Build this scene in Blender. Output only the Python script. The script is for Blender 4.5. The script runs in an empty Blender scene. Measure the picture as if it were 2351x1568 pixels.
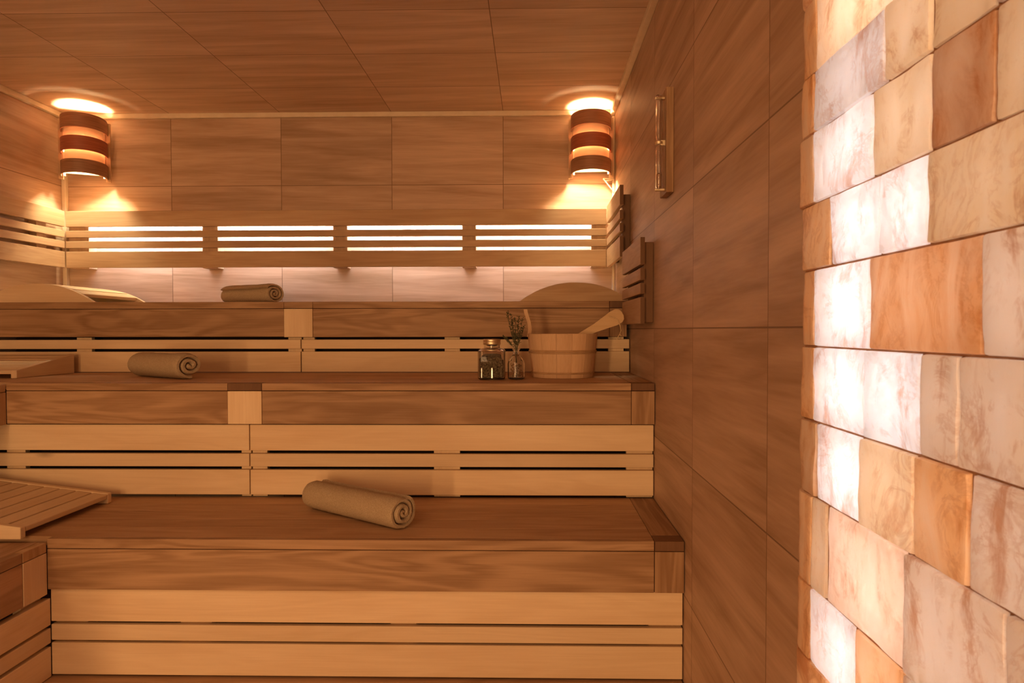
import bpy, bmesh, math, random
from mathutils import Vector, Matrix, noise
random.seed(7)
S = bpy.context.scene
COL = S.collection

# ------------------------------------------------------------------ camera
XR, XL, YB, YF, HC, EYE = 0.4418, -2.545, 3.6925, -1.6, 2.628, 1.46
f, cx, cy, yaw, pit, rol = 1571.407, 16.1606, 6.5403, .0193, .0214, .0015
cd = bpy.data.cameras.new('camera'); cam = bpy.data.objects.new('camera', cd); COL.objects.link(cam)
def raydir(u, v):
    a = u*math.cos(rol)-v*math.sin(rol); b = u*math.sin(rol)+v*math.cos(rol)
    y = math.cos(pit)-b*math.sin(pit); z = -math.sin(pit)-b*math.cos(pit)
    return Vector((a*math.cos(yaw)-y*math.sin(yaw), a*math.sin(yaw)+y*math.cos(yaw), z))
fw = raydir(0, 0); rt = (raydir(1, 0)-fw).normalized(); up = rt.cross(fw)
cam.matrix_world = Matrix(((rt.x, up.x, -fw.x, 0), (rt.y, up.y, -fw.y, 0), (rt.z, up.z, -fw.z, EYE), (0, 0, 0, 1)))
cd.sensor_width = 36; cd.lens = f/2351*36
cd.shift_x = -cx/2351; cd.shift_y = cy/2351
cd.clip_start = .02
cd.dof.use_dof = True; cd.dof.focus_distance = 2.0; cd.dof.aperture_fstop = 16
S.camera = cam

# ------------------------------------------------------------------ view, world, fill light
S.view_settings.view_transform = 'Standard'; S.view_settings.look = 'None'
S.view_settings.gamma = 1; S.view_settings.use_curve_mapping = False
S.view_settings.exposure = 0
w = bpy.data.worlds.new('world'); S.world = w; w.use_nodes = True
w.node_tree.nodes['Background'].inputs[0].default_value = (1, .6, .3, 1)
w.node_tree.nodes['Background'].inputs[1].default_value = .05
def area(name, loc, target, sx, sy, power, col):
    l = bpy.data.lights.new(name, 'AREA'); l.shape = 'RECTANGLE'; l.size = sx; l.size_y = sy
    l.energy = power; l.color = col
    o = bpy.data.objects.new(name, l); COL.objects.link(o); o.location = loc
    o.rotation_euler = (Vector(target)-Vector(loc)).to_track_quat('-Z', 'Y').to_euler()
    return o
area('added_fill_behind_camera', (-1.3, -.2, 2.60), (-1.3, -.05, 0), 1.4, .9, 17, (1, .58, .27))  # unseen overhead fill, added to brighten the treads and the ceiling
# light of the anteroom coming in through the open doorway behind the camera
area('anteroom_light', (-1.85, -4.0, 1.45), (-.9, 3, 1.45), .24, 2.4, 108, (1, .56, .24))
area('anteroom_light', (-.45, -4.0, 1.45), (-.9, 3, 1.45), .14, 2.4, 62, (1, .56, .24))

# ------------------------------------------------------------------ materials
def nt(name):
    m = bpy.data.materials.new(name); m.use_nodes = True
    t = m.node_tree; t.nodes.clear()
    out = t.nodes.new('ShaderNodeOutputMaterial')
    return m, t, out
def N(t, kind, **kw):
    n = t.nodes.new(kind)
    for k, v in kw.items():
        if k.startswith('i_'):
            key = k[2:]; key = int(key) if key.isdigit() else key
            n.inputs[key].default_value = v
        else: setattr(n, k, v)
    return n
def math_n(t, op, a, b=None, clamp=False):
    n = t.nodes.new('ShaderNodeMath'); n.operation = op; n.use_clamp = clamp
    for i, x in enumerate((a, b)):
        if x is None: continue
        if isinstance(x, (int, float)): n.inputs[i].default_value = x
        else: t.links.new(x, n.inputs[i])
    return n.outputs[0]
def ramp(t, fac, stops):
    r = t.nodes.new('ShaderNodeValToRGB'); e = r.color_ramp.elements
    while len(e) > 1: e.remove(e[0])
    e[0].position = stops[0][0]; e[0].color = tuple(stops[0][1])+(1,)
    for p, c in stops[1:]:
        q = e.new(p); q.color = tuple(c)+(1,)
    t.links.new(fac, r.inputs[0]); return r.outputs[0]
def mixc(t, fac, a, b, mode='MIX'):
    n = t.nodes.new('ShaderNodeMix'); n.data_type = 'RGBA'; n.blend_type = mode
    for i, x in ((0, fac), (6, a), (7, b)):
        if isinstance(x, (int, float)): n.inputs[i].default_value = x
        elif isinstance(x, tuple): n.inputs[i].default_value = x if len(x) == 4 else x+(1,)
        else: t.links.new(x, n.inputs[i])
    return n.outputs[2]
def bsdf(t, out, color, rough=.5, bump=None, strength=.1, dist=.002, spec=.3):
    p = N(t, 'ShaderNodeBsdfPrincipled'); p.inputs['Roughness'].default_value = rough
    p.inputs['Specular IOR Level'].default_value = spec
    if isinstance(color, tuple): p.inputs['Base Color'].default_value = color+(1,) if len(color) == 3 else color
    else: t.links.new(color, p.inputs['Base Color'])
    if bump is not None:
        b = N(t, 'ShaderNodeBump'); b.inputs['Strength'].default_value = strength; b.inputs['Distance'].default_value = dist
        t.links.new(bump, b.inputs['Height']); t.links.new(b.outputs[0], p.inputs['Normal'])
    t.links.new(p.outputs[0], out.inputs[0]); return p

def wood(name, light, dark, axis, rough=.55, rings=1.0, knots=0.0, vary=.12):
    """flat-sawn board, grain along axis 0/1/2"""
    m, t, out = nt(name)
    tc = N(t, 'ShaderNodeTexCoord'); oi = N(t, 'ShaderNodeObjectInfo')
    off = N(t, 'ShaderNodeVectorMath', operation='SCALE'); t.links.new(oi.outputs['Random'], off.inputs['Scale'])
    off.inputs[0].default_value = (17.3, 31.7, 23.1)
    add = N(t, 'ShaderNodeVectorMath', operation='ADD'); t.links.new(tc.outputs['Object'], add.inputs[0]); t.links.new(off.outputs[0], add.inputs[1])
    def mapped(along, across):
        s = [across]*3; s[axis] = along
        mp = N(t, 'ShaderNodeMapping'); mp.inputs['Scale'].default_value = s
        t.links.new(add.outputs[0], mp.inputs[0]); return mp.outputs[0]
    n1 = N(t, 'ShaderNodeTexNoise', i_Scale=1.0, i_Detail=3.0, i_Distortion=.6); t.links.new(mapped(1.1, 9), n1.inputs['Vector'])
    ring = math_n(t, 'SINE', math_n(t, 'MULTIPLY', n1.outputs[0], 46))
    ring = math_n(t, 'ADD', math_n(t, 'MULTIPLY', ring, .5), .5)
    n2 = N(t, 'ShaderNodeTexNoise', i_Scale=1.0, i_Detail=6.0, i_Roughness=.65); t.links.new(mapped(5, 260), n2.inputs['Vector'])
    n3 = N(t, 'ShaderNodeTexNoise', i_Scale=1.0, i_Detail=2.0); t.links.new(mapped(1.6, 7), n3.inputs['Vector'])
    v = math_n(t, 'MULTIPLY', ring, .28*rings)
    v = math_n(t, 'ADD', v, math_n(t, 'MULTIPLY', n2.outputs[0], .5))
    v = math_n(t, 'ADD', v, math_n(t, 'MULTIPLY', n3.outputs[0], .75))
    c = ramp(t, v, [(.30, light), (1.1, dark)])
    if knots:
        vo = N(t, 'ShaderNodeTexVoronoi', i_Scale=1.0, feature='F1'); t.links.new(mapped(1.6, 4.5), vo.inputs['Vector'])
        k = math_n(t, 'SUBTRACT', 1, math_n(t, 'MULTIPLY', vo.outputs[0], 14), True)
        c = mixc(t, math_n(t, 'MULTIPLY', k, knots), c, tuple(x*.25 for x in dark))
    br = math_n(t, 'ADD', math_n(t, 'MULTIPLY', oi.outputs['Random'], vary), 1-vary/2)
    hs = N(t, 'ShaderNodeHueSaturation'); t.links.new(c, hs.inputs['Color']); t.links.new(br, hs.inputs['Value'])
    bsdf(t, out, hs.outputs[0], rough, n2.outputs[0], .12, .0008, .25)
    return m

def tile(name, u_axis, v_axis, u0, du, v0, dv, light, dark, line):
    """stone-effect tile cladding with thin joints on a world grid, streaks along u"""
    m, t, out = nt(name)
    g = N(t, 'ShaderNodeNewGeometry'); sp = N(t, 'ShaderNodeSeparateXYZ'); t.links.new(g.outputs['Position'], sp.inputs[0])
    U, V = sp.outputs[u_axis], sp.outputs[v_axis]
    uu = math_n(t, 'DIVIDE', math_n(t, 'SUBTRACT', U, u0), du); vv = math_n(t, 'DIVIDE', math_n(t, 'SUBTRACT', V, v0), dv)
    fu, fv = math_n(t, 'FRACT', uu), math_n(t, 'FRACT', vv)
    def edge(fr, d):
        e = math_n(t, 'MINIMUM', fr, math_n(t, 'SUBTRACT', 1, fr))
        return math_n(t, 'LESS_THAN', math_n(t, 'MULTIPLY', e, d), .0018)
    grout = math_n(t, 'MAXIMUM', edge(fu, du), edge(fv, dv))
    iu, iv = math_n(t, 'FLOOR', uu), math_n(t, 'FLOOR', vv)
    cmb = N(t, 'ShaderNodeCombineXYZ'); t.links.new(iu, cmb.inputs[0]); t.links.new(iv, cmb.inputs[1])
    wn = N(t, 'ShaderNodeTexWhiteNoise'); t.links.new(cmb.outputs[0], wn.inputs['Vector'])
    sc = N(t, 'ShaderNodeCombineXYZ')
    t.links.new(math_n(t, 'MULTIPLY', U, 1.3), sc.inputs[0])
    t.links.new(math_n(t, 'ADD', math_n(t, 'MULTIPLY', V, 15), math_n(t, 'MULTIPLY', U, .5)), sc.inputs[1])
    t.links.new(math_n(t, 'MULTIPLY', wn.outputs[0], 9), sc.inputs[2])
    n1 = N(t, 'ShaderNodeTexNoise', i_Scale=1.0, i_Detail=4.0, i_Roughness=.55, i_Distortion=.5); t.links.new(sc.outputs[0], n1.inputs['Vector'])
    sc2 = N(t, 'ShaderNodeCombineXYZ')
    t.links.new(math_n(t, 'MULTIPLY', U, 6), sc2.inputs[0]); t.links.new(math_n(t, 'MULTIPLY', V, 120), sc2.inputs[1])
    n2 = N(t, 'ShaderNodeTexNoise', i_Scale=1.0, i_Detail=4.0); t.links.new(sc2.outputs[0], n2.inputs['Vector'])
    v = math_n(t, 'ADD', math_n(t, 'MULTIPLY', n1.outputs[0], .8), math_n(t, 'MULTIPLY', n2.outputs[0], .2))
    c = ramp(t, v, [(.34, dark), (.5, tuple((a+b)/2 for a, b in zip(light, dark))), (.66, light)])
    br = math_n(t, 'ADD', math_n(t, 'MULTIPLY', wn.outputs[0], .10), .95)
    hs = N(t, 'ShaderNodeHueSaturation'); t.links.new(c, hs.inputs['Color']); t.links.new(br, hs.inputs['Value'])
    c = mixc(t, math_n(t, 'MULTIPLY', grout, .8), hs.outputs[0], line)
    h = math_n(t, 'SUBTRACT', math_n(t, 'MULTIPLY', n2.outputs[0], .4), math_n(t, 'MULTIPLY', grout, 1.5))
    bsdf(t, out, c, .5, h, .25, .001, .3)
    return m

def plain(name, c, rough=.5, metal=0, noise_scale=0, c2=None, bump=0):
    m, t, out = nt(name)
    tc = N(t, 'ShaderNodeTexCoord')
    n = N(t, 'ShaderNodeTexNoise', i_Scale=noise_scale or 20, i_Detail=4.0); t.links.new(tc.outputs['Object'], n.inputs['Vector'])
    col = ramp(t, n.outputs[0], [(.35, c), (.65, c2 or c)])
    p = bsdf(t, out, col, rough, n.outputs[0] if bump else None, bump, .002)
    p.inputs['Metallic'].default_value = metal
    return m
def emit(name, c, s):
    m, t, out = nt(name); e = N(t, 'ShaderNodeEmission'); e.inputs[0].default_value = c+(1,); e.inputs[1].default_value = s
    t.links.new(e.outputs[0], out.inputs[0]); return m
def glass(name, tint=(1, 1, 1)):
    m, t, out = nt(name)
    gl = N(t, 'ShaderNodeBsdfGlass', i_Roughness=0.02, i_IOR=1.45); gl.inputs['Color'].default_value = tint+(1,)
    t.links.new(gl.outputs[0], out.inputs[0])
    return m
def veneer(name, light, dark, tr):
    m, t, out = nt(name)
    tc = N(t, 'ShaderNodeTexCoord'); mp = N(t, 'ShaderNodeMapping'); mp.inputs['Scale'].default_value = (8, 8, 180)
    t.links.new(tc.outputs['Object'], mp.inputs[0])
    n = N(t, 'ShaderNodeTexNoise', i_Scale=1.0, i_Detail=4.0, i_Distortion=.4); t.links.new(mp.outputs[0], n.inputs['Vector'])
    c = ramp(t, n.outputs[0], [(.3, dark), (.7, light)])
    d = N(t, 'ShaderNodeBsdfPrincipled', i_Roughness=.55); t.links.new(c, d.inputs['Base Color'])
    if tr > 0:
        tl = N(t, 'ShaderNodeBsdfTranslucent'); t.links.new(c, tl.inputs[0])
        mx = N(t, 'ShaderNodeMixShader'); mx.inputs[0].default_value = tr
        t.links.new(d.outputs[0], mx.inputs[1]); t.links.new(tl.outputs[0], mx.inputs[2]); t.links.new(mx.outputs[0], out.inputs[0])
    else: t.links.new(d.outputs[0], out.inputs[0])
    return m
def salt_material(name):
    # obj.color: rgb = colour of the salt, alpha = how clear the block is
    m, t, out = nt(name)
    tc = N(t, 'ShaderNodeTexCoord'); oi = N(t, 'ShaderNodeObjectInfo')
    off = N(t, 'ShaderNodeVectorMath', operation='SCALE'); t.links.new(oi.outputs['Random'], off.inputs['Scale']); off.inputs[0].default_value = (13, 27, 19)
    add = N(t, 'ShaderNodeVectorMath', operation='ADD'); t.links.new(tc.outputs['Object'], add.inputs[0]); t.links.new(off.outputs[0], add.inputs[1])
    mp = N(t, 'ShaderNodeMapping'); mp.inputs['Scale'].default_value = (12, 16, 7); mp.inputs['Rotation'].default_value = (.5, 0, 0)
    t.links.new(add.outputs[0], mp.inputs[0])
    n1 = N(t, 'ShaderNodeTexNoise', i_Scale=1.0, i_Detail=7.0, i_Roughness=.6, i_Distortion=1.1); t.links.new(mp.outputs[0], n1.inputs['Vector'])
    n2 = N(t, 'ShaderNodeTexNoise', i_Scale=90.0, i_Detail=5.0, i_Roughness=.7); t.links.new(add.outputs[0], n2.inputs['Vector'])
    n3 = N(t, 'ShaderNodeTexNoise', i_Scale=15.0, i_Detail=6.0, i_Roughness=.65, i_Distortion=2.0); t.links.new(add.outputs[0], n3.inputs['Vector'])
    # pale crystal clouds
    cloud = ramp(t, n1.outputs[0], [(.36, (0, 0, 0)), (.62, (1, 1, 1))])
    clear = oi.outputs['Alpha']
    c = mixc(t, math_n(t, 'MULTIPLY', cloud, .55), oi.outputs['Color'], (.93, .86, .80))
    # rusty veins
    vein = math_n(t, 'SUBTRACT', 1, math_n(t, 'MULTIPLY', math_n(t, 'ABSOLUTE', math_n(t, 'SUBTRACT', n3.outputs[0], .5)), 17), True)
    msk = ramp(t, n1.outputs[0], [(.44, (1, 1, 1)), (.56, (0, 0, 0))])
    vein = math_n(t, 'MULTIPLY', vein, msk)
    c = mixc(t, math_n(t, 'MULTIPLY', vein, .42), c, (.50, .23, .10))
    rust = ramp(t, n1.outputs[0], [(.33, (1, 1, 1)), (.43, (0, 0, 0))])
    c = mixc(t, math_n(t, 'MULTIPLY', rust, .75), c, (.50, .22, .09))
    c = mixc(t, math_n(t, 'MULTIPLY', ramp(t, n2.outputs[0], [(.60, (0, 0, 0)), (.72, (1, 1, 1))]), .25), c, (.62, .34, .18))
    d = N(t, 'ShaderNodeBsdfPrincipled', i_Roughness=.38); t.links.new(c, d.inputs['Base Color'])
    b = N(t, 'ShaderNodeBump', i_Strength=.35, i_Distance=.003); t.links.new(math_n(t, 'ADD', n1.outputs[0], math_n(t, 'MULTIPLY', n2.outputs[0], .3)), b.inputs['Height'])
    t.links.new(b.outputs[0], d.inputs['Normal'])
    tl = N(t, 'ShaderNodeBsdfTranslucent'); t.links.new(c, tl.inputs[0])
    mx = N(t, 'ShaderNodeMixShader')
    t.links.new(math_n(t, 'MULTIPLY', clear, math_n(t, 'ADD', .45, math_n(t, 'ADD', math_n(t, 'MULTIPLY', cloud, .25), math_n(t, 'MULTIPLY', math_n(t, 'SUBTRACT', n2.outputs[0], .35), .9)))), mx.inputs[0])
    t.links.new(d.outputs[0], mx.inputs[1]); t.links.new(tl.outputs[0], mx.inputs[2]); t.links.new(mx.outputs[0], out.inputs[0])
    return m

LW, LD = (.83, .645, .445), (.62, .42, .25)       # pale abachi / aspen
DW, DD = (.55, .345, .205), (.27, .145, .072)       # darker alder of the treads and fascias
M = {}
for a, n in ((0, 'x'), (1, 'y'), (2, 'z')):
    M['pale_'+n] = wood('pale_wood_'+n, LW, LD, a, knots=.7, rings=.35)
    M['dark_'+n] = wood('dark_wood_'+n, DW, DD, a, knots=.3, rings=1.0)
    M['tread_'+n] = wood('tread_wood_'+n, (.64, .415, .25), (.34, .185, .095), a, knots=.2, rings=.6)
    M['mid_'+n] = wood('mid_wood_'+n, (.62, .43, .27), (.36, .21, .115), a, rings=.4)
M['end_grain'] = wood('end_grain', (.72, .50, .30), (.42, .25, .13), 2, rings=1.2)
M['bare'] = wood('bucket_wood', (.80, .55, .36), (.54, .31, .17), 2, rings=.25, vary=.25)
M['bare_x'] = wood('ladle_wood', (.78, .56, .34), (.52, .32, .17), 0, rings=.3)
TL, TD, TG = (.62, .43, .315), (.37, .232, .145), (.15, .08, .045)
M['wall_back'] = tile('wall_tile_back', 0, 2, XR-.5967, .6, EYE+.0035, .3884, TL, TD, TG)
M['wall_side'] = tile('wall_tile_side', 1, 2, YB, .6, EYE+.0035, .3884, TL, TD, TG)
M['ceiling'] = tile('ceiling_tile', 0, 1, XR-.5967, .6, YB-.3868, .3948, (.76, .55, .41), (.52, .34, .22), TG)
M['floor'] = tile('floor_tile', 0, 1, 0, .6, 0, .6, (.55, .42, .32), (.42, .31, .23), (.2, .13, .08))
M['trim'] = plain('trim_pale', (.80, .66, .50), .5, c2=(.74, .6, .44))
M['towel'] = plain('towel_cotton', (.38, .275, .175), .95, 0, 420, (.54, .41, .28), .9)
M['band'] = veneer('lamp_band_veneer', (.42, .19, .10), (.27, .11, .055), 0)
M['band_red'] = veneer('lamp_band_veneer_red', (.46, .13, .065), (.30, .075, .035), 0)
M['band_brown'] = veneer('lamp_band_veneer_brown', (.40, .20, .11), (.25, .115, .06), 0)
M['inner'] = veneer('lamp_inner_veneer', (.86, .66, .46), (.74, .54, .36), .06)
M['glass'] = glass('clear_glass')
M['metal'] = plain('lid_metal', (.80, .66, .45), .42, 1)
M['steel'] = plain('screw_steel', (.7, .65, .6), .3, 1)
M['herb'] = plain('dried_herb', (.035, .024, .012), .9, 0, 150, (.24, .16, .08), .8)
M['herb_green'] = plain('dried_sprig', (.05, .045, .022), .9, 0, 200, (.11, .10, .05))
M['petal'] = plain('dried_petal', (.30, .17, .08), .9, 0, 120, (.45, .28, .15))
M['rope'] = plain('rope', (.55, .38, .22), .9, 0, 300, (.68, .5, .3))
M['hoop'] = plain('hoop', (.42, .24, .12), .6, 0, 30, (.5, .3, .16))
M['dark_end'] = wood('dark_end', (.20, .10, .05), (.12, .055, .025), 2, rings=.4)
M['sand'] = plain('sand', (.45, .25, .15), .9)
M['void'] = plain('under_bench_shade', (.03, .018, .01), .9)  # near-black colour stands for the shade inside the benches
M['led'] = emit('led_tape', (.90, 1, 1.12), 235)
M['bulb'] = emit('bulb', (1, .84, .50), 1150)
M['salt'] = salt_material('rock_salt')
M['mortar'] = plain('mortar', (.26, .12, .06), .9, 0, 60, (.38, .2, .1))
M['saltled_hi'] = emit('salt_led', (.84, .98, 1.12), 62)
M['saltled_lo'] = emit('salt_led_far', (.88, 1, 1.12), 27)

# ------------------------------------------------------------------ mesh helpers
class MB:
    def __init__(s): s.bm = bmesh.new()
    def box(s, x0, x1, y0, y1, z0, z1, mat=None):
        mt = Matrix.Translation(((x0+x1)/2, (y0+y1)/2, (z0+z1)/2)) @ Matrix.Diagonal((abs(x1-x0), abs(y1-y0), abs(z1-z0), 1))
        if mat is not None: mt = mat @ mt
        bmesh.ops.create_cube(s.bm, size=1, matrix=mt); return s
    def prism(s, pts, axis, a, b):
        """polygon pts extruded along axis (0/1/2) from a to b"""
        def P(p, t):
            return {0: (t, p[0], p[1]), 1: (p[0], t, p[1]), 2: (p[0], p[1], t)}[axis]
        A = [s.bm.verts.new(P(p, a)) for p in pts]; B = [s.bm.verts.new(P(p, b)) for p in pts]
        s.bm.faces.new(A); s.bm.faces.new(B[::-1])
        for i in range(len(pts)):
            j = (i+1) % len(pts); s.bm.faces.new((A[i], B[i], B[j], A[j]))
        bmesh.ops.recalc_face_normals(s.bm, faces=s.bm.faces[:]); return s
    def lathe(s, prof, c=(0, 0, 0), n=32, close=False):
        rings = []
        for r, z in prof:
            rings.append([s.bm.verts.new((c[0]+r*math.cos(2*math.pi*i/n), c[1]+r*math.sin(2*math.pi*i/n), c[2]+z)) for i in range(n)])
        for a, b in zip(rings, rings[1:]):
            for i in range(n):
                j = (i+1) % n; s.bm.faces.new((a[i], a[j], b[j], b[i]))
        if close:
            for i in range(n):
                j = (i+1) % n; s.bm.faces.new((rings[-1][i], rings[-1][j], rings[0][j], rings[0][i]))
        else:
            s.bm.faces.new(rings[0][::-1]); s.bm.faces.new(rings[-1])
        return s
    def tube(s, pts, r, n=8):
        pts = [Vector(p) for p in pts]; rings = []
        for i, p in enumerate(pts):
            d = (pts[min(i+1, len(pts)-1)]-pts[max(i-1, 0)]).normalized()
            q = d.to_track_quat('Z', 'Y'); rr = r[i] if isinstance(r, (list, tuple)) else r
            rings.append([s.bm.verts.new(p+q @ Vector((rr*math.cos(2*math.pi*k/n), rr*math.sin(2*math.pi*k/n), 0))) for k in range(n)])
        for a, b in zip(rings, rings[1:]):
            for i in range(n):
                j = (i+1) % n; s.bm.faces.new((a[i], a[j], b[j], b[i]))
        s.bm.faces.new(rings[0][::-1]); s.bm.faces.new(rings[-1]); return s
    def bevel(s, w, seg=2, angle=40):
        ed = [e for e in s.bm.edges if len(e.link_faces) == 2 and e.calc_face_angle(0) > math.radians(angle)]
        bmesh.ops.bevel(s.bm, geom=ed, offset=w, segments=seg, affect='EDGES', profile=.5, clamp_overlap=True); return s
    def build(s, name, mat, parent=None, smooth=False, origin='base'):
        bm = s.bm
        bmesh.ops.recalc_face_normals(bm, faces=bm.faces[:])
        vs = [v.co for v in bm.verts]
        lo = Vector([min(v[i] for v in vs) for i in range(3)]); hi = Vector([max(v[i] for v in vs) for i in range(3)])
        c = (lo+hi)/2
        if origin == 'base': c.z = lo.z
        bmesh.ops.translate(bm, verts=bm.verts, vec=-c)
        me = bpy.data.meshes.new(name); bm.to_mesh(me); bm.free()
        if smooth:
            me.polygons.foreach_set('use_smooth', [True]*len(me.polygons))
            try: me.set_sharp_from_angle(angle=math.radians(38))
            except Exception: pass
        o = bpy.data.objects.new(name, me); COL.objects.link(o); me.materials.append(mat)
        if parent:
            o.parent = parent; o.location = c - ABS[parent.name]
        else: o.location = c
        ABS[o.name] = c
        return o
ABS = {}
def thing(name, loc, label, cat, group=None):
    o = bpy.data.objects.new(name, None); o.empty_display_size = .05; COL.objects.link(o); o.location = loc; ABS[o.name] = Vector(loc)
    return tag(o, label, cat, group)
def tag(o, label, cat, group=None):
    o['label'] = label; o['category'] = cat
    if group: o['group'] = group
    return o
def struct(o): o['kind'] = 'structure'; return o
def board(name, p, x0, x1, y0, y1, z0, z1, mat, bv=.0015):
    return MB().box(x0, x1, y0, y1, z0, z1).bevel(bv, 2).build(name, mat, p)

# ------------------------------------------------------------------ the room
T = .1
struct(MB().box(XL-T, XR+T, YF-T, YB+T, -T, 0).build('floor', M['floor']))
struct(MB().box(XL-T, XR+T, YF-T, YB+T, HC, HC+T).build('ceiling', M['ceiling']))
struct(MB().box(XL-T, XR+T, YB, YB+T, 0, HC).build('wall_back', M['wall_back']))
struct(MB().box(XL-T, XL, YF-T, YB, 0, HC).build('wall_left', M['wall_side']))
struct(MB().box(XR, XR+T, YF-T, YB, 0, HC).build('wall_right', M['wall_side']))
struct(MB().box(XL, -2.4, YF-T, YF, 0, HC).box(.3, XR, YF-T, YF, 0, HC).box(-2.4, .3, YF-T, YF, 2.45, HC).build('wall_front', M['wall_back']))
# slim trims: cornice strips and corner strips
def trim(n, *b): return struct(MB().box(*b).bevel(.003, 2).build('trim_%d' % n, M['trim']))
trim(1, XL+.026, XR-.026, YB-.022, YB-.0002, HC-.026, HC-.0002)
trim(2, XR-.026, XR-.0002, YF, YB, HC-.026, HC-.0002)
trim(3, XL+.0002, XL+.026, YF, YB, HC-.026, HC-.0002)
trim(4, XL+.0002, XL+.024, YB-.024, YB-.0002, 1.592, HC-.03)
trim(5, XR-.014, XR-.0002, YB-.014, YB-.0002, 1.592, HC-.03)

# ------------------------------------------------------------------ benches
Y1, Y2, Y3 = 1.976, 2.459, 3.083
Z0, Z1, Z2, Z3 = .43, .8465, 1.267, 1.588
XA, XB = -1.431, -1.922         # faces of the side benches on the left
g = .0012
def planks(p, x0, x1, y0, y1, z1, n, mat, th=.027):
    d = (y1-y0)/n
    for i in range(n): board('seat_plank', p, x0, x1, y0+i*d+g/2, y0+(i+1)*d-g/2, z1-th, z1, M['tread_x'], .0012)

# lowest step, its tread just enters the bottom of the frame
b = thing('footboard', (-.5, 1.6, 0), 'low wooden footboard, a thin strip of it at the bottom edge of the picture', 'bench')
planks(b, -2.5, XR-.004, 1.30, Y1+.03, Z0, 6, M['dark_x'])
board('fascia_board', b, -2.5, XR-.004, 1.302, 1.33, .02, Z0-.03, M['dark_x'])
for x in (-2.4, -.9, .38): board('bearer', b, x, x+.05, 1.34, Y1, 0, Z0-.0285, M['dark_y'])

# --- lower bench
b = thing('sauna_bench', (-.5, 2.2, 0), 'lowest long wooden bench, carrying the rolled towel nearest the camera', 'bench')
planks(b, -2.5, .353, Y1+.024, Y2+.03, Z1, 5, M['dark_x'])
planks_x = board('cross_plank', b, .3545, XR-.003, Y1+.062, Y2+.03, Z1-.027, Z1, M['dark_y'])
board('nosing', b, XA+.001, .3525, Y1, Y1+.0235, Z1-.0285, Z1, M['dark_x'])
board('corner_block', b, .3545, XR-.003, Y1-.001, Y1+.0605, Z1-.0285, Z1, M['dark_end'])
board('fascia_board', b, XA+.001, .3525, Y1, Y1+.0235, .696, Z1-.0305, M['dark_x'])
board('fascia_post', b, .3545, XR-.003, Y1-.001, Y1+.0235, .696, Z1-.0305, M['dark_z'])
for x in (-1.2, -.4, .34): board('bearer', b, x, x+.045, Y1+.05, Y2+.03, .70, Z1-.0285, M['dark_y'])
# --- middle bench
b = thing('sauna_bench', (-.5, 2.75, 0), 'middle long wooden bench, carrying the bucket, glass jar and bottle', 'bench')
planks(b, -2.5, .353, Y2+.048, Y3+.03, Z2, 6, M['dark_x'])
board('cross_plank', b, .3565, XR-.003, Y2+.062, Y3+.03, Z2-.027, Z2, M['dark_y'])
board('nosing', b, XB+.001, -1.1065, Y2, Y2+.0465, Z2-.0265, Z2, M['dark_x'])
board('nosing', b, -.9805, .3550, Y2, Y2+.0465, Z2-.0265, Z2, M['dark_x'])
board('joint_cap', b, -1.1055, -.9815, Y2-.001, Y2+.0465, Z2-.0265, Z2, M['dark_end'])
board('corner_block', b, .3565, XR-.003, Y2-.001, Y2+.0605, Z2-.0265, Z2, M['dark_end'])
board('fascia_board', b, XB+.001, -1.1065, Y2, Y2+.0235, 1.119, Z2-.0285, M['dark_x'])
board('fascia_board', b, -.9805, .3550, Y2, Y2+.0235, 1.119, Z2-.0285, M['dark_x'])
board('joint_post', b, -1.1055, -.9815, Y2-.002, Y2+.0235, 1.119, Z2-.0285, M['pale_z'])
board('fascia_post', b, .3565, XR-.003, Y2-.001, Y2+.0235, 1.119, Z2-.0285, M['dark_z'])
for x in (-1.9, -1.06, -.3, .34): board('bearer', b, x, x+.045, Y2+.05, Y3+.03, 1.13, Z2-.0285, M['dark_y'])
# --- top bench
b = thing('sauna_bench', (-.5, 3.35, 0), 'topmost long wooden bench below the lit backrest, its seat above eye level', 'bench')
planks(b, XL+.005, XR-.02, Y3+.048, YB-.03, Z3, 6, M['dark_x'])
board('nosing', b, XL+.005, -1.1255, Y3, Y3+.0465, Z3-.030, Z3, M['dark_x'])
board('nosing', b, -.9935, .3460, Y3, Y3+.0465, Z3-.030, Z3, M['dark_x'])
board('joint_cap', b, -1.1245, -.9945, Y3-.001, Y3+.0465, Z3-.030, Z3, M['dark_x'])
board('corner_block', b, .3475, .424, Y3-.001, Y3+.0465, Z3-.030, Z3, M['dark_end'])
board('fascia_board', b, XL+.005, -1.1255, Y3, Y3+.0235, 1.430, Z3-.032, M['dark_x'])
board('fascia_board', b, -.9935, .3460, Y3, Y3+.0235, 1.428, Z3-.032, M['dark_x'])
board('joint_post', b, -1.1245, -.9945, Y3-.002, Y3+.0235, 1.428, Z3-.032, M['pale_z'])
board('fascia_post', b, .3475, .424, Y3-.001, Y3+.0235, 1.428, Z3-.032, M['dark_z'])
for x in (-2.5, -1.08, -.3, .33): board('bearer', b, x, x+.045, Y3+.05, YB-.03, 1.44, Z3-.0285, M['dark_y'])
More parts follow.
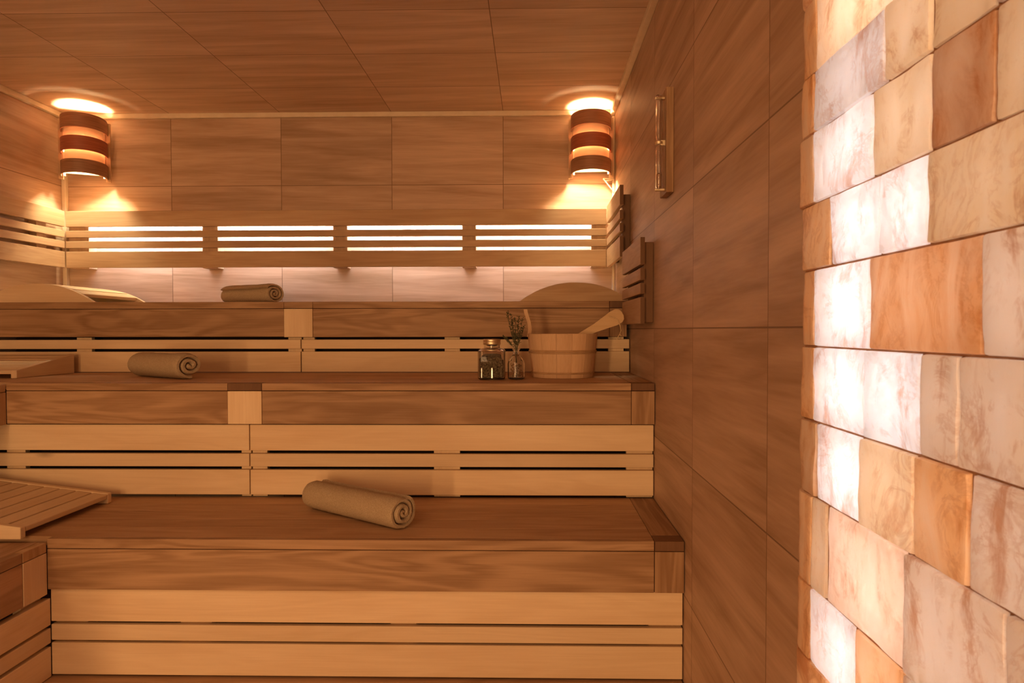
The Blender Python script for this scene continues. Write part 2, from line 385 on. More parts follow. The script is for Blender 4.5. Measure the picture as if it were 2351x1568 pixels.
# --- side benches along the left wall
b = thing('side_bench', (-1.9, 1.2, 0), 'lower side bench at the left edge, its pale end post meeting the lowest long bench', 'bench')
zz = Z1-.011
for i in range(6):
    x1 = XA-.0255-i*.175; x0 = max(x1-.174, XL+.005)
    board('seat_plank', b, x0, x1, .25, Y1-.002, zz-.027, zz, M['dark_y'])
board('nosing', b, XA-.0245, XA, .25, 1.879, zz-.0285, zz, M['dark_y'])
board('joint_cap', b, XA-.0245, XA+.001, 1.881, Y1-.002, zz-.0285, zz, M['end_grain'])
board('fascia_board', b, XA-.0245, XA, .25, 1.879, .682, zz-.0305, M['dark_y'])
board('joint_post', b, XA-.0245, XA+.0015, 1.881, Y1-.002, .682, zz-.0305, M['pale_z'])
for y in (.35, 1.1, 1.84): board('bearer', b, XL+.01, XA-.03, y, y+.045, .70, zz-.0285, M['dark_x'])
b = thing('side_bench', (-2.2, 1.5, 0), 'middle side bench, only its narrow pale end shows at the left edge', 'bench')
for i in range(4):
    x1 = XB-.0255-i*.15; x0 = x1-.149
    board('seat_plank', b, x0, x1, .4, Y2-.002, Z2-.031, Z2-.004, M['dark_y'])
board('nosing', b, XB-.0245, XB, .4, Y2-.002, Z2-.031, Z2-.004, M['mid_y'])
board('fascia_board', b, XB-.0245, XB, .4, 2.33, 1.116, Z2-.033, M['dark_y'])
board('joint_post', b, XB-.0245, XB+.0015, 2.331, Y2-.002, 1.116, Z2-.033, M['mid_z'])
for y in (.5, 1.4, 2.25): board('bearer', b, XL+.01, XB-.03, y, y+.045, 1.13, Z2-.0325, M['dark_x'])

# ------------------------------------------------------------------ slatted skirts below the benches
def skirt(label, x0, x1, yf, rows, battens, z0b, z1b, group='slatted panels below the benches', bw=.0):
    p = thing('slatted_panel', ((x0+x1)/2, yf, min(r[0] for r in rows)), label, 'panel', group)
    for z0, z1 in rows: board('slat', p, x0, x1, yf, yf+.02, z0, z1, M['pale_x'], .002)
    for a, c in battens: board('batten', p, a, c, yf+.0205, yf+.045, z0b, z1b, M['pale_z'])
    return p
R1 = [(.5965, .6935), (.5400, .5875), (.4370, .5325)]
R2 = [(1.0200, 1.1150), (.9610, 1.0085), (.8580, .9495)]
R3 = [(1.3745, 1.4165), (1.2690, 1.3620)]
skirt('long pale slatted panel under the lowest bench, across the bottom of the picture', XA+.0013, XR-.004, Y1+.012, R1, [(XA+.0015, -1.332), (-1.052, -.958), (-.422, -.345), (.342, XR-.004)], .432, .690)
skirt('pale slatted panel under the middle bench, left of the seam and behind the slatted headrest', -2.5, -1.0345, Y2+.014, R2, [(-1.072, -1.036), (-1.95, -1.88)], .8475, 1.11)
skirt('pale slatted panel under the middle bench, right of the seam and behind the front towel', -1.0315, XR-.004, Y2+.014, R2, [(-1.0305, -.976), (-.361, -.265), (.342, XR-.004)], .8475, 1.11)
skirt('pale slatted panel under the top bench, left of the seam behind the squashed towel', XL+.01, -1.0545, Y3+.012, R3, [(-1.118, -1.056), (-2.1, -2.03)], 1.268, 1.427)
skirt('pale slatted panel under the top bench, right of the seam behind jar and bucket', -1.0505, XR-.004, Y3+.012, R3, [(-1.049, -.996), (-.4, -.33), (.345, .415)], 1.268, 1.427)
p = thing('slatted_panel', (XA, 1.2, .43), 'pale slatted panel under the lower side bench, running towards the bottom left corner', 'panel', 'slatted panels below the benches')
for z0, z1 in ((.586, .6665), (.5325, .577), (.432, .5215)): board('slat', p, XA-.022, XA+.001, .25, Y1+.011, z0, z1, M['pale_y'], .002)
for y in (1.9, 1.25, .5): board('batten', p, XA-.047, XA-.023, y, y+.08, .432, .676, M['pale_z'])
# black sheets added as the shade seen through the slots of the hollow benches
def closing(label, *bx): tag(MB().box(*bx).build('gap_shade_sheet', M['void']), label, 'shade sheet')
closing('black sheet added for the shade in the slots of the panel below the lowest bench', -1.36, XR-.01, Y1+.12, Y1+.13, .435, .65)
closing('black sheet added for the shade in the slots of the panels below the middle bench', -2.45, XR-.01, Y2+.12, Y2+.13, .85, 1.12)
closing('black sheet added for the shade in the slots of the panels below the top bench', -2.45, XR-.01, Y3+.12, Y3+.13, 1.272, 1.43)

# ------------------------------------------------------------------ backrests
BR = [(2.010, 2.093), (1.9535, 1.9885), (1.8970, 1.9330), (1.7930, 1.8780)]
bk = thing('backrest', (-1.05, 3.65, 1.79), 'long slatted wooden backrest on the back wall, lit from behind', 'backrest', 'slatted backrests')
yf = 3.6025
for z0, z1 in BR: board('slat', bk, -2.479, .3895, yf, yf+.02, z0, z1, M['mid_x'], .0015)
bat = [(-2.475, -2.368), (-1.756, -1.6724), (-1.056, -.9797), (-.3701, -.2967), (.311, .3895)]
for a, c in bat: board('batten', bk, a, c, yf+.0205, YB-.001, 1.790, 2.075, M['mid_z'])
board('top_cap', bk, -2.479, .3895, yf+.0205, YB-.001, 2.0755, 2.092, M['mid_x'])
for (a, b0), (a1, b1) in zip(bat, bat[1:]):
    MB().box(b0+.004, a1-.004, yf+.0215, yf+.0275, 2.040, 2.066).build('led_strip', M['led'], bk)
# left wall backrest
bl = thing('backrest', (XL+.04, 3.0, 1.79), 'slatted wooden backrest on the left wall, cut by the left edge of the picture', 'backrest', 'slatted backrests')
for z0, z1 in BR: board('slat', bl, -2.502, -2.4825, 2.35, 3.6, z0, z1, M['mid_y'], .0015)
for y in (3.42, 2.95, 2.4): board('batten', bl, XL+.001, -2.5025, y, y+.07, 1.80, 2.08, M['mid_z'])
def side_rest(label, rows, ya, yb, zb0, zb1, yn):
    o = thing('backrest', (XR-.02, (ya+yb)/2, zb0), label, 'backrest', 'slatted backrests')
    for z0, z1 in rows:
        sl_ = board('slat', o, .389, .4055, ya, yb, z0, z1, M['mid_y'], .0015)
        sl_.data.materials.append(M['dark_end'])
        for pl_ in sl_.data.polygons:
            if abs(pl_.normal.y) > .9: pl_.material_index = 1
    for y in (yn, yb-.10): board('batten', o, .406, XR-.001, y, y+.045, zb0, zb1, M['dark_end'])
    zc = [(rows[i][0]+rows[i+1][1])/2 for i in range(len(rows)-1)]
    return o
side_rest('slatted wooden backrest on the right wall right beside the lit backrest, higher one', [(2.014, 2.102), (1.9535, 1.9915), (1.8965, 1.934), (1.783, 1.876)], 3.055, 3.585, 1.80, 2.068, 3.10)
side_rest('slatted wooden backrest on the right wall above the bucket ladle, nearer the camera', [(1.6945, 1.793), (1.6390, 1.682), (1.589, 1.628), (1.481, 1.577)], 2.475, 2.972, 1.486, 1.778, 2.505)

# ------------------------------------------------------------------ headrests
# wedge with slats running to the back, on the lowest bench
h = thing('headrest', (-1.72, 2.19, Z1), 'slatted wedge headrest lying on the lowest bench at the left', 'headrest', 'wooden headrests')
tilt = .125; xr, xl = -1.500, -1.96
def wedge_pts(z_off, th):
    return None
for y0 in (1.964, 2.378):
    zt = Z1+.036; zl = zt+(xr-xl)*tilt
    MB().prism([(xr, Z1+.0005), (xr, zt), (xl, zl), (xl, Z1+.0005)], 1, y0, y0+.022).bevel(.003, 2).build('rail', M['pale_x'], h)
k = 0; x = xr
ang = math.atan(tilt)
while x-.05 > xl:
    zt = Z1+.034+(xr-x)*tilt
    R = Matrix.Translation((x, 0, zt)) @ Matrix.Rotation(ang, 4, 'Y')
    MB().box(-.051, 0, 1.9865, 2.3775, -.017, 0, R).bevel(.003, 2).build('slat', M['pale_y'], h)
    x -= .0570
# wedge with slats running sideways, on the middle bench
h = thing('headrest', (-2.28, 2.87, Z2), 'wooden wedge headrest on the middle bench, its triangular side facing the towel', 'headrest', 'wooden headrests')
for xs in (-2.092, -2.50):
    MB().prism([(2.702, Z2+.0005), (2.702, Z2+.033), (3.05, Z2+.088), (3.05, Z2+.0005)], 0, xs, xs+.024).bevel(.003, 2).build('side_panel', M['pale_y'], h)
sl = (.088-.033)/(3.05-2.702)
for i in range(6):
    y0 = 2.703+i*.0575; zt = Z2+.031+(y0-2.702)*sl
    R = Matrix.Translation((0, y0, zt)) @ Matrix.Rotation(math.atan(sl), 4, 'X')
    MB().box(-2.4755, -2.0925, 0, .052, -.014, 0, R).bevel(.002, 2).build('slat', M['pale_x'], h)
# arched headrests on the top bench
def arch(label, c, hw, hh, y0, y1, xmax=9, side='mid_x'):
    h = thing('headrest', (min(c, xmax), (y0+y1)/2, Z3), label, 'headrest', 'wooden headrests')
    def zt(x): u = (x-c)/hw; return Z3+.002+hh*max(0, 1-abs(u)**2.15)
    n = 40; xs = [c-hw+2*hw*i/n for i in range(n+1)]; xs = [x for x in xs if x <= xmax]
    pts = [(xs[0], Z3+.0005)]+[(x, zt(x)+.0005) for x in xs]+[(xs[-1], Z3+.0005)]
    # remove doubled corner
    for y in (y0, y1-.02): MB().prism(pts, 1, y, y+.02).build('side_panel', M[side], h)
    a = c-hw+.012
    while a+.05 < min(c+hw-.004, xmax):
        za, zb = zt(a), zt(a+.05); an = math.atan2(zb-za, .05)
        if min(za, zb) < Z3+.0165: a += .006; continue
        R = Matrix.Translation((a, 0, za-.002)) @ Matrix.Rotation(-an, 4, 'Y')
        MB().box(0, .049, y0+.0205, y1-.0205, -.012, .004, R).bevel(.002, 2).build('slat', M['pale_y'], h)
        a += .056
    return h
arch('arched wooden headrest on the top bench at the left, below the left wall backrest', -2.275, .262, .084, 3.105, 3.58, 9, 'pale_x')
arch('arched wooden headrest on the top bench at the right, above the bucket', .196, .250, .083, 3.10, 3.55, .412)

# ------------------------------------------------------------------ towels
def towel(label, a, b, rx, rz, turns, seed, spin=0, rag=.008):
    """rolled towel; a,b = floor points under the ends (x,y,z), b = end facing the camera"""
    rnd = random.Random(seed)
    A, B = Vector(a), Vector(b); ax = (B-A); Ln = ax.length; ax.normalize()
    side = ax.cross(Vector((0, 0, 1))).normalized(); upv = Vector((0, 0, 1))
    NT, NL = int(turns*34), 34
    bm = bmesh.new(); rings = []
    th = 1/(turns+.35)
    for k in range(NL+1):
        u = k/NL; e = min(u, 1-u)*Ln
        rnd_k = 1-max(0, (1-e/.016))**2*.55
        ring_o, ring_i = [], []
        for i in range(NT+1):
            s = i/NT; t_ = s*turns; ang = t_*2*math.pi+spin
            r = 1-t_*th
            wob = 1+.035*noise.noise(Vector((math.cos(ang)*1.2, math.sin(ang)*1.2+seed, u*3)))
            def pt(rr):
                x = rr*math.cos(ang)*rx*wob; z = rr*math.sin(ang)*rz*wob
                z = max(z, -rz*.93)                        # flattened where it lies
                shift = rag*noise.noise(Vector((t_*1.7+seed, .3, 0)))+rag*.5*(t_/turns)
                sgn = 1 if u > .5 else -1
                along = u*Ln+(sgn*shift if e < .05 else sgn*shift*max(0, 1-(e-.05)/.05))
                sag = .004*noise.noise(Vector((u*4, seed, x*8)))
                return A+ax*along+side*x+upv*(z+rz*.93+sag*(1 if z > 0 else 0))
            mid = r-th*.5; half = th*.46*rnd_k
            ring_o.append(bm.verts.new(pt(mid+half))); ring_i.append(bm.verts.new(pt(max(mid-half, .01))))
        rings.append((ring_o, ring_i))
    for (o0, i0), (o1, i1) in zip(rings, rings[1:]):
        for i in range(NT):
            bm.faces.new((o0[i], o0[i+1], o1[i+1], o1[i])); bm.faces.new((i0[i], i1[i], i1[i+1], i0[i+1]))
        bm.faces.new((o0[0], o1[0], i1[0], i0[0])); bm.faces.new((o0[NT], i0[NT], i1[NT], o1[NT]))
    for (o, i_), fl in ((rings[0], 0), (rings[-1], 1)):
        for i in range(NT): bm.faces.new((o[i], i_[i], i_[i+1], o[i+1]) if fl == 0 else (o[i], o[i+1], i_[i+1], i_[i]))
    bmesh.ops.recalc_face_normals(bm, faces=bm.faces[:])
    for v in bm.verts:
        v.co += Vector((noise.noise(v.co*90), noise.noise(v.co*90+Vector((5, 0, 0))), noise.noise(v.co*90+Vector((0, 7, 0)))))*.0016
    lo = min(v.co.z for v in bm.verts); bmesh.ops.translate(bm, verts=bm.verts, vec=(0, 0, A.z+.0006-lo))
    m = MB(); m.bm.free(); m.bm = bm
    o = m.build('rolled_towel', M['towel'], None, True)
    return tag(o, label, 'towel', 'rolled towels on the benches')
towel('rolled beige towel lying askew on the lowest bench, nearest the camera', (-.757, 2.335, Z1), (-.398, 2.083, Z1), .061, .058, 3.2, 3, 2.4)
towel('rolled beige towel on the middle bench, flattened oval with one deep coil', (-1.655, 2.87, Z2), (-1.350, 2.67, Z2), .070, .057, 2.6, 11, 4.6, .012)
towel('small rolled towel on the topmost bench, against the lit wall strip', (-1.500, 3.36, Z3), (-1.200, 3.18, Z3), .062, .050, 3.4, 23, .6, .008)

# ------------------------------------------------------------------ bucket with ladle
BX, BY = .124, 2.806
b = thing('sauna_bucket', (BX, BY, Z2), 'round pale wooden bucket of staves with two hoops on the middle bench', 'bucket')
rb, rt_, hb = .124, .143, .176
ns = 14
for i in range(ns):
    a0, a1 = 2*math.pi*i/ns+.003, 2*math.pi*(i+1)/ns-.002
    m = MB(); vs = []
    for (rr, z) in ((rb, .0008), (rt_, hb), (rt_-.013, hb), (rb-.013, .0008)):
        vs.append([m.bm.verts.new((BX+rr*math.cos(a0+(a1-a0)*k/4), BY+rr*math.sin(a0+(a1-a0)*k/4), Z2+z)) for k in range(5)])
    for q in range(4):
        A_, B_ = vs[q], vs[(q+1) % 4]
        for k in range(4): m.bm.faces.new((A_[k], A_[k+1], B_[k+1], B_[k]))
    m.bm.faces.new([vs[q][0] for q in range(4)]); m.bm.faces.new([vs[3-q][4] for q in range(4)])
    m.build('stave', M['bare'], b)
MB().lathe([(rb-.012, .012), (rb-.011, .022)], (BX, BY, Z2), 40).build('bucket_bottom', M['bare'], b)
def hoop(z0, dr, wd):
    m = MB(); n = 56; rings = []
    for i in range(n):
        a = 2*math.pi*i/n; zc = z0-.010*math.cos(a+math.pi/2)*-1*0
        r = rb+(rt_-rb)*z0/hb
        rings.append([m.bm.verts.new((BX+(r+dd)*math.cos(a), BY+(r+dd)*math.sin(a), Z2+zc+dz)) for dd, dz in ((.0005, -wd), (dr, -wd*.7), (dr, wd*.7), (.0005, wd))])
    for i in range(n):
        A_, B_ = rings[i], rings[(i+1) % n]
        for k in range(4): m.bm.faces.new((A_[k], B_[k], B_[(k+1) % 4], A_[(k+1) % 4]))
    m.build('hoop', M['hoop'], b, True)
hoop(.108, .0032, .0035); hoop(.100, .0032, .0030); hoop(.020, .0035, .0035)
# long stave that stands up as a grip
pts = [(-.0, 0), (.004, .030), (.000, .060), (-.012, .098), (-.014, .112)]
m = MB(); L_, R_ = [], []
for dx, dz in pts:
    xx = BX-rt_-.002+dx; z = Z2+hb-.012+dz
    ring = [m.bm.verts.new((xx+ex, BY+ey, z)) for ex, ey in ((0, -.016), (.015, -.018), (.015, .018), (0, .016))]
    L_.append(ring)
for A_, B_ in zip(L_, L_[1:]):
    for k in range(4): m.bm.faces.new((A_[k], A_[(k+1) % 4], B_[(k+1) % 4], B_[k]))
m.bm.faces.new(L_[0][::-1]); m.bm.faces.new(L_[-1]); m.bevel(.004, 2).build('grip', M['bare'], b, True)

# ladle
l = thing('ladle', (.30, BY, Z2+.12), 'wooden ladle leaning out of the bucket, its broad flat handle up to the right', 'ladle')
ang = math.atan2(.094, .180)
Rm = Matrix.Translation((.228, BY-.02, Z2+hb+.009)) @ Matrix.Rotation(-ang, 4, 'Y')
prof = [(-.17, .010), (-.10, .0105), (-.03, .012), (.03, .017), (.08, .025), (.115, .031), (.138, .030), (.150, .022), (.156, .008)]
m = MB(); up_, lo_ = [], []
outline = [(x, w_) for x, w_ in prof]+[(x, -w_) for x, w_ in prof[::-1]]
A_ = [m.bm.verts.new(Rm @ Vector((x, -.007, z))) for x, z in outline]; B_ = [m.bm.verts.new(Rm @ Vector((x, .007, z))) for x, z in outline]
m.bm.faces.new(A_); m.bm.faces.new(B_[::-1])
for i in range(len(outline)):
    j = (i+1) % len(outline); m.bm.faces.new((A_[i], B_[i], B_[j], A_[j]))
m.bevel(.0035, 2, 55).build('handle', M['bare_x'], l, True)
bc = Rm @ Vector((-.165, 0, 0))
bc.z = Z2+.028
MB().lathe([(.002, .0), (.022, .002), (.034, .012), (.040, .032), (.037, .032), (.030, .014), (.018, .006), (.001, .005)], (bc.x, bc.y, bc.z), 28).build('bowl', M['bare'], l, True)
q = Rm @ Vector((.118, 0, .002))
P0 = [(q.x-.022, q.y-.008, q.z+.006), (q.x-.006, q.y-.009, q.z+.002), (q.x+.014, q.y-.009, q.z-.008), (q.x+.023, q.y-.009, q.z-.030), (q.x+.027, q.y-.01, q.z-.052), (q.x+.023, q.y-.01, q.z-.066)]
m = MB().tube(P0, .0024, 6)
m.tube([P0[-1], (q.x+.014, q.y-.01, q.z-.080), (q.x+.010, q.y-.01, q.z-.088)], .0018, 6)
m.tube([P0[-1], (q.x+.028, q.y-.01, q.z-.076), (q.x+.026, q.y-.01, q.z-.088)], .0018, 6)
m.build('cord', M['rope'], l, True)

# ------------------------------------------------------------------ glass jar
JX, JY = -.157, 2.660
j = thing('glass_jar', (JX, JY, Z2), 'square glass jar with metal screw lid, half full of dark dried herbs', 'jar')
def rsq(hw, r, n=5):
    pts = []
    for qx, qy, a0 in ((1, 1, 0), (-1, 1, 90), (-1, -1, 180), (1, -1, 270)):
        for k in range(n+1):
            a = math.radians(a0+90*k/n); pts.append((qx*(hw-r)+r*math.cos(a), qy*(hw-r)+r*math.sin(a)))
    return pts
def loft(m, c, secs):
    rings = [[m.bm.verts.new((c[0]+x, c[1]+y, c[2]+z)) for x, y in pts] for pts, z in secs]
    for a, b_ in zip(rings, rings[1:]):
        n = len(a)
        for i in range(n): m.bm.faces.new((a[i], a[(i+1) % n], b_[(i+1) % n], b_[i]))
    m.bm.faces.new(rings[0][::-1]); m.bm.faces.new(rings[-1])
m = MB()
def circ(r, n=24):
    out = []
    for qx, qy, a0 in ((1, 1, 0), (-1, 1, 90), (-1, -1, 180), (1, -1, 270)):
        for k in range(6):
            a = math.radians(a0+90*k/5*.999); out.append((r*math.cos(a), r*math.sin(a)))
    return out
W_ = .0515
loft(m, (JX, JY, Z2+.0008), [(rsq(W_-.006, .012), 0), (rsq(W_, .014), .005), (rsq(W_, .014), .110), (rsq(W_-.005, .014), .117), (circ(.031), .121), (circ(.030), .139),
     (circ(.0275), .139), (circ(.0275), .120), (rsq(W_-.009, .012), .1135), (rsq(W_-.0035, .012), .108), (rsq(W_-.0035, .012), .008), (rsq(W_-.008, .012), .005)])
m.build('jar_body', M['glass'], j, True)
MB().lathe([(.0325, .134), (.034, .136), (.034, .143), (.0330, .1455), (.034, .148), (.034, .153), (.032, .156), (.001, .156), (.001, .154), (.031, .154), (.0315, .134)], (JX, JY, Z2+.001), 40).build('lid', M['metal'], j, True)
# herb filling: a lumpy heap, uncountable
m = MB()
secs = []
loft(m, (JX, JY, Z2+.0068), [(rsq(W_-.009, .011), 0), (rsq(W_-.0045, .012), .006), (rsq(W_-.0045, .012), .066), (rsq(W_-.010, .012), .074), (rsq(W_-.02, .012), .080), (rsq(.01, .005), .084)])
rnd = random.Random(5)
for _ in range(150):
    x, y = rnd.uniform(-1, 1)*.041, rnd.uniform(-1, 1)*.041
    c = Vector((JX+x, JY+y, Z2+.074+rnd.uniform(-.004, .016)*(1-abs(x)/.05)))
    R = Matrix.Translation(c) @ Matrix.Rotation(rnd.uniform(0, 6), 4, 'Z') @ Matrix.Rotation(rnd.uniform(0, 6), 4, 'X')
    m.box(-.004, .004, -.0015, .0015, -.0015, .0015, R)
hb_o = m.build('herb_filling', M['herb'], j); hb_o['kind'] = 'stuff'

# ------------------------------------------------------------------ bottle with dried sprigs
VX, VY = -.062, 2.650
v = thing('glass_bottle', (VX, VY, Z2), 'small round glass bottle beside the bucket holding dried petals', 'bottle')
MB().lathe([(.026, 0), (.0330, .004), (.0335, .060), (.030, .076), (.018, .090), (.0125, .096), (.0115, .112), (.0150, .115), (.0150, .119),
            (.0095, .119), (.0090, .097), (.016, .086), (.0275, .073), (.0305, .060), (.0300, .008), (.024, .005)], (VX, VY, Z2+.0008), 40).build('bottle_body', M['glass'], v, True)
m = MB()
for _ in range(110):
    a, r = rnd.uniform(0, 6.28), rnd.uniform(0, .024); z = rnd.uniform(.009, .062)
    R = Matrix.Translation((VX+r*math.cos(a), VY+r*math.sin(a), Z2+z)) @ Matrix.Rotation(rnd.uniform(0, 6), 4, 'Z') @ Matrix.Rotation(rnd.uniform(0, 6), 4, 'X')
    m.box(-.0035, .0035, -.003, .003, -.0006, .0006, R)
m.build('petals', M['petal'], v)['kind'] = 'stuff'
sp = thing('dried_sprig', (VX, VY, Z2+.06), 'bunch of dark dried herb sprigs standing in the small bottle', 'dried plant')
tips = [(-.036, .0, .262), (-.022, .01, .258), (-.004, -.008, .236), (.010, .008, .244), (.024, -.004, .238), (-.052, .006, .168), (.030, .008, .205), (-.014, -.01, .222)]
for tx, ty, tz in tips:
    m = MB(); P = []
    base = Vector((VX+rnd.uniform(-.003, .003), VY+rnd.uniform(-.003, .003), Z2+.065)); tip = Vector((VX+tx, VY+ty, Z2+tz))
    neck = Vector((VX+tx*.08, VY+ty*.08, Z2+.120))
    for k in range(11):
        s = k/10
        P.append(base.lerp(neck, min(1, s*3)) if s < .34 else neck.lerp(tip, (s-.333)/.667)+Vector((tx*.25*math.sin((s-.33)*4.7)*.3, 0, 0)))
    m.tube(P, .0008, 5)
    nl = 42
    for _ in range(nl):
        s = rnd.uniform(.12, 1); c = neck.lerp(tip, s)
        R = Matrix.Translation(c) @ Matrix.Rotation(rnd.uniform(0, 6.28), 4, 'Z') @ Matrix.Rotation(rnd.uniform(-1.2, -.3), 4, 'Y')
        ln = rnd.uniform(.004, .010)
        m.box(0, ln, -.0011, .0011, -.0005, .0005, R)
        R2 = Matrix.Translation(c+R.to_3x3() @ Vector((ln, 0, 0)))
        m.box(-.0014, .0014, -.0014, .0014, -.0014, .0014, R2)
    m.build('sprig', M['herb_green'], sp)

# ------------------------------------------------------------------ hourglass on the right wall
t_ = thing('sauna_timer', (XR, 2.165, 1.88), 'wall-mounted sand timer, slim glass tube on a wooden board', 'timer')
board('backboard', t_, .4175, XR-.0005, 2.150, 2.258, 1.888, 2.215, M['dark_z'], .003)
MB().lathe([(.001, 0), (.0085, .003), (.0105, .012), (.0105, .125), (.008, .138), (.002, .148), (.008, .158), (.0105, .171), (.0105, .288), (.0085, .297), (.001, .300),
            (.001, .298), (.0070, .295), (.009, .287), (.009, .172), (.007, .160), (.0012, .148), (.007, .136), (.009, .124), (.009, .013), (.007, .005), (.001, .002)], (.399, 2.175, 1.898), 24).build('glass_tube', M['glass'], t_, True)
MB().lathe([(.001, .004), (.0078, .012), (.0082, .05), (.001, .055)], (.399, 2.175, 1.898), 20).build('sand', M['sand'], t_, True)
for z in (1.900, 2.186): MB().box(.386, .4178, 2.169, 2.181, z-.004, z+.004).bevel(.002, 2).build('clip', M['metal'], t_)
MB().box(.404, .4178, 2.169, 2.181, 2.038, 2.054).lathe([(.0125, -.004), (.0125, .004)], (.399, 2.175, 2.046), 20).build('pivot', M['metal'], t_)

# ------------------------------------------------------------------ corner lamps
def lamp(label, mx, my, mz, rot):
    W2, D2 = .106, .150
    L = thing('wall_lamp', (mx, my, mz), label, 'lamp', 'corner wall lamps')
    L.rotation_euler = (0, 0, rot)
    def loc(o): return o
    def add(m, name, mat, smooth=True):
        bm = m.bm; bmesh.ops.recalc_face_normals(bm, faces=bm.faces[:])
        me = bpy.data.meshes.new(name); bm.to_mesh(me); bm.free()
        if smooth:
            me.polygons.foreach_set('use_smooth', [True]*len(me.polygons)); me.set_sharp_from_angle(angle=math.radians(38))
        o = bpy.data.objects.new(name, me); COL.objects.link(o); me.materials.append(mat); o.parent = L; return o
    def band(wd, dp, z0, z1, th):
        m = MB(); n = 32; R = []
        for i in range(n+1):
            a = math.pi*i/n; c_, s_ = math.cos(a), math.sin(a)
            e = .93
            ox, oy = wd*math.copysign(abs(c_)**e, c_), -dp*s_**e
            ix, iy = (wd-th)*math.copysign(abs(c_)**e, c_), -(dp-th)*s_**e
            R.append([m.bm.verts.new(p) for p in ((ox, oy, z0), (ox, oy, z1), (ix, iy, z1), (ix, iy, z0))])
        for A_, B_ in zip(R, R[1:]):
            for k in range(4): m.bm.faces.new((A_[k], A_[(k+1) % 4], B_[(k+1) % 4], B_[k]))
        m.bm.faces.new(R[0]); m.bm.faces.new(R[-1][::-1]); return m
    for (z0, z1), mt in zip(((.243, .315), (.128, .200), (.012, .082)), ('band', 'band_red', 'band_brown')):
        add(band(W2, D2, z0, z1, .004), 'shade_band', M[mt])
    for z0, z1 in ((.185, .290), (.070, .140)):
        add(band(W2-.018, D2-.022, z0, z1, .003), 'inner_band', M['inner'])
    add(MB().box(-.1, .1, .001, .013, .030, .300).bevel(.002, 2), 'back_board', M['mid_x'])
    for sx in (-1, 1): add(MB().box(sx*.107-.011, sx*.107+.011, .001, .013, 0, .312).box(sx*.115-.003, sx*.115+.003, .0125, .028, 0, .312), 'stile', M['mid_z'])
    for sx in (-1, 1): add(MB().box(sx*.090-.004, sx*.090+.004, -.016, .0005, .014, .305), 'side_strip', M['pale_z'])
    add(MB().lathe([(.001, -.040), (.016, -.034), (.028, -.012), (.030, .006), (.024, .024), (.010, .034), (.001, .036)], (0, -.066, .150), 24), 'bulb', M['bulb'])
    add(MB().box(-.010, .010, -.074, .001, .197, .207).lathe([(.011, 0), (.011, .016)], (0, -.066, .183), 16), 'bulb_holder', M['trim'])
    # bracket that carries the lamp off the wall
    inv = Matrix.Rotation(-rot, 4, 'Z')
    q = inv @ Vector((0, YB-my, 0))
    ll = YB-my-.0005
    Rb = inv
    add(MB().box(-.02, .02, .013*1.2, ll, .20, .26, Rb), 'bracket', M['pale_y'])
    return L
lamp('wooden wall lamp of three curved bands in the left corner', -2.362, 3.590, 2.252, math.radians(25))
lamp('wooden wall lamp of three curved bands in the right corner', .311, 3.640, 2.262, math.radians(-5))

# small triangular bracket in the right corner, below the lamp
m = MB()
m.tube([(.378, 3.665, 2.262), (.4365, 3.672, 2.262)], .0035, 6).tube([(.378, 3.665, 2.262), (.424, 3.672, 2.206)], .0035, 6).tube([(.388, 3.667, 2.250), (.424, 3.671, 2.254)], .0025, 6)
tag(m.build('corner_bracket', M['trim']), 'tiny pale triangular bracket in the right corner just below the lamp', 'bracket')

# ------------------------------------------------------------------ salt block wall
XS = .36
sw = thing('salt_wall', (XS+.02, .5, 0), 'glowing backlit wall of rough orange and white salt blocks at the right edge', 'salt wall')
def y_at(px):
    r = (px-1191.66)/1571.4
    return XS*(r*.0193+.99981)/(r*.99981-.0193)
YE = .957
W1, W2c, OR, OB, PK, TN = (.92, .93, .95), (.86, .88, .91), (.88, .60, .35), (.72, .43, .22), (.89, .80, .72), (.88, .74, .56)
BWN = (.62, .36, .22)
rows = [
 (1.45, 1.18, [(1834, OR, .5), (2010, TN, .5), (2200, TN, .4), (2500, PK, .3)]),
 (1.18, .914, [(1834, TN, .75), (2060, OR, .4), (2260, TN, .4), (2600, PK, .3)]),
 (.914, .70, [(1834, W1, .55), (2025, TN, .45), (2125, TN, .3), (2270, PK, .35), (2600, TN, .3)]),
 (.70, .448, [(1834, W1, .80), (1995, TN, .45), (2126, BWN, .25), (2270, TN, .35), (2700, PK, .3)]),
 (.448, .214, [(1834, OR, .45), (1900, W1, .85), (2012, W1, .85), (2123, TN, .38), (2450, OR, .3)]),
 (.214, -.062, [(1834, W1, .95), (1990, OB, .45), (2250, PK, .45), (2700, PK, .3)]),
 (-.062, -.33, [(1834, W1, .97), (1980, W2c, .75), (2108, PK, .40), (2197, PK, .38), (2700, PK, .3)]),
 (-.33, -.60, [(1834, OB, .35), (1872, W1, .97), (1975, TN, .55), (2100, OR, .40), (2225, PK, .42), (2700, TN, .3)]),
 (-.60, -.93, [(1834, TN, .75), (1897, (.90, .74, .62), .6), (2080, PK, .42), (2315, PK, .4), (2800, TN, .3)]),
 (-.93, -1.20, [(1834, W1, .90), (1963, OR, .5), (2078, PK, .40), (2420, TN, .35)]),
 (-1.20, -1.47, [(1834, OR, .5), (1960, W1, .6), (2120, PK, .4), (2500, TN, .35)]),
]
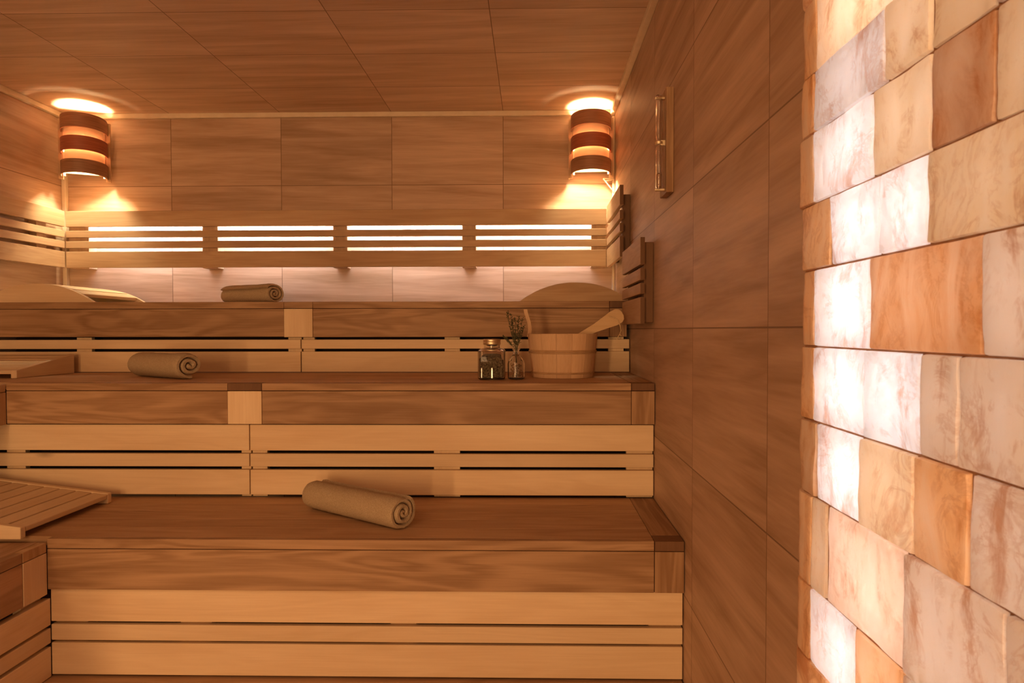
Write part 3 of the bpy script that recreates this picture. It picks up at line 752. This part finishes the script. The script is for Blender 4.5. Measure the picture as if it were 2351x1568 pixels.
def salt_mesh(m, y0, y1, z0, z1, seed, jut, cuts=12):
    bm2 = bmesh.new()
    bmesh.ops.create_cube(bm2, size=1, matrix=Matrix.Translation((XS+.019+jut, (y0+y1)/2, (z0+z1)/2)) @ Matrix.Diagonal((.036, y1-y0-.0022, z1-z0-.0022, 1)))
    bmesh.ops.bevel(bm2, geom=bm2.edges[:], offset=.0035, segments=2, affect='EDGES', profile=.6)
    bmesh.ops.subdivide_edges(bm2, edges=[e for e in bm2.edges if e.calc_length() > .02], cuts=cuts, use_grid_fill=True)
    for v_ in bm2.verts:
        n_ = noise.noise(v_.co*22+Vector((seed, 0, 0)))*.0026+noise.noise(v_.co*80+Vector((seed, 0, 0)))*.0007
        if v_.co.x < XS+.019: v_.co.x += n_
        if y1 > YE-.02 and v_.co.y > y1-.035:
            q_ = (v_.co.y-y1+.035)/.035; v_.co.x += .020*q_*q_*(1-(v_.co.x-XS)/.04)
        if y1 > YE-.02 and v_.co.y > y1-.006: v_.co.y += noise.noise(Vector((seed, v_.co.z*18, 0)))*.006
    me = bpy.data.meshes.new('t'); bm2.to_mesh(me); bm2.free(); m.bm.from_mesh(me); bpy.data.meshes.remove(me)
sd = 0; rs = random.Random(4); mo = MB()
for a, c, bl_ in rows:
    z1, z0 = EYE+a*XS, EYE+c*XS
    mo.box(XS+.005, XS+.034, .14, YE-.034, z0-.0009, z0+.0009)
    if bl_[0][1] is not OR and bl_[0][1] is not OB: bl_.insert(1, (1863,)+tuple(bl_[0][1:])); bl_[0] = (1834, (.90, .56, .30), .35)  # narrow end pieces added: orange salt colour also stands for the backlit rim
    for i, (px, col, al) in enumerate(bl_):
        y1 = y_at(px) if i else YE+rs.uniform(-.006, .004)
        y0 = y_at(bl_[i+1][0]) if i+1 < len(bl_) else .14
        if i and px != 1863: mo.box(XS+.005, XS+.034, y1-.0009, y1+.0009, z0+.0010, z1-.0010)
        sd += 3.7; m = MB(); salt_mesh(m, y0, y1, z0, z1, sd, rs.uniform(-.002, .002))
        o = m.build('salt_block', M['salt'], sw, True); o.color = tuple(col)+(al,)
mo.build('mortar', M['mortar'], sw)
m = MB()
for lo_z, hi_z, n in ((EYE+1.45*XS, HC-.005, 6), (.0, EYE-1.47*XS, 9)):
    for i in range(n):
        z0 = lo_z+(hi_z-lo_z)*i/n; z1 = lo_z+(hi_z-lo_z)*(i+1)/n; y = YE; k = i % 2
        while y > .15:
            yy = max(.14, y-(.2 if k % 2 == 0 or y < YE else .1)); salt_mesh(m, yy, y, z0, z1, y*9+i, 0, 3); y = yy
o = m.build('salt_block', M['salt'], sw, True); o['kind'] = 'stuff'; o.color = (.88, .62, .42, .4)
board('light_stop_strip', sw, XS+.040, XR-.001, .895, .907, 0, HC-.03, M['dark_z'])  # unseen strips added to stop LED light leaking out behind the blocks
board('light_stop_strip', sw, XS+.040, XR-.001, .125, .138, 0, HC-.03, M['dark_z'])
for y in (.815, .735, .66): MB().box(XR-.006, XR-.001, y-.006, y+.006, .05, HC-.06).build('led_strip', M['saltled_hi'], sw)
for y in (.56, .44, .30): MB().box(XR-.006, XR-.001, y-.006, y+.006, .05, HC-.06).build('led_strip', M['saltled_lo'], sw)
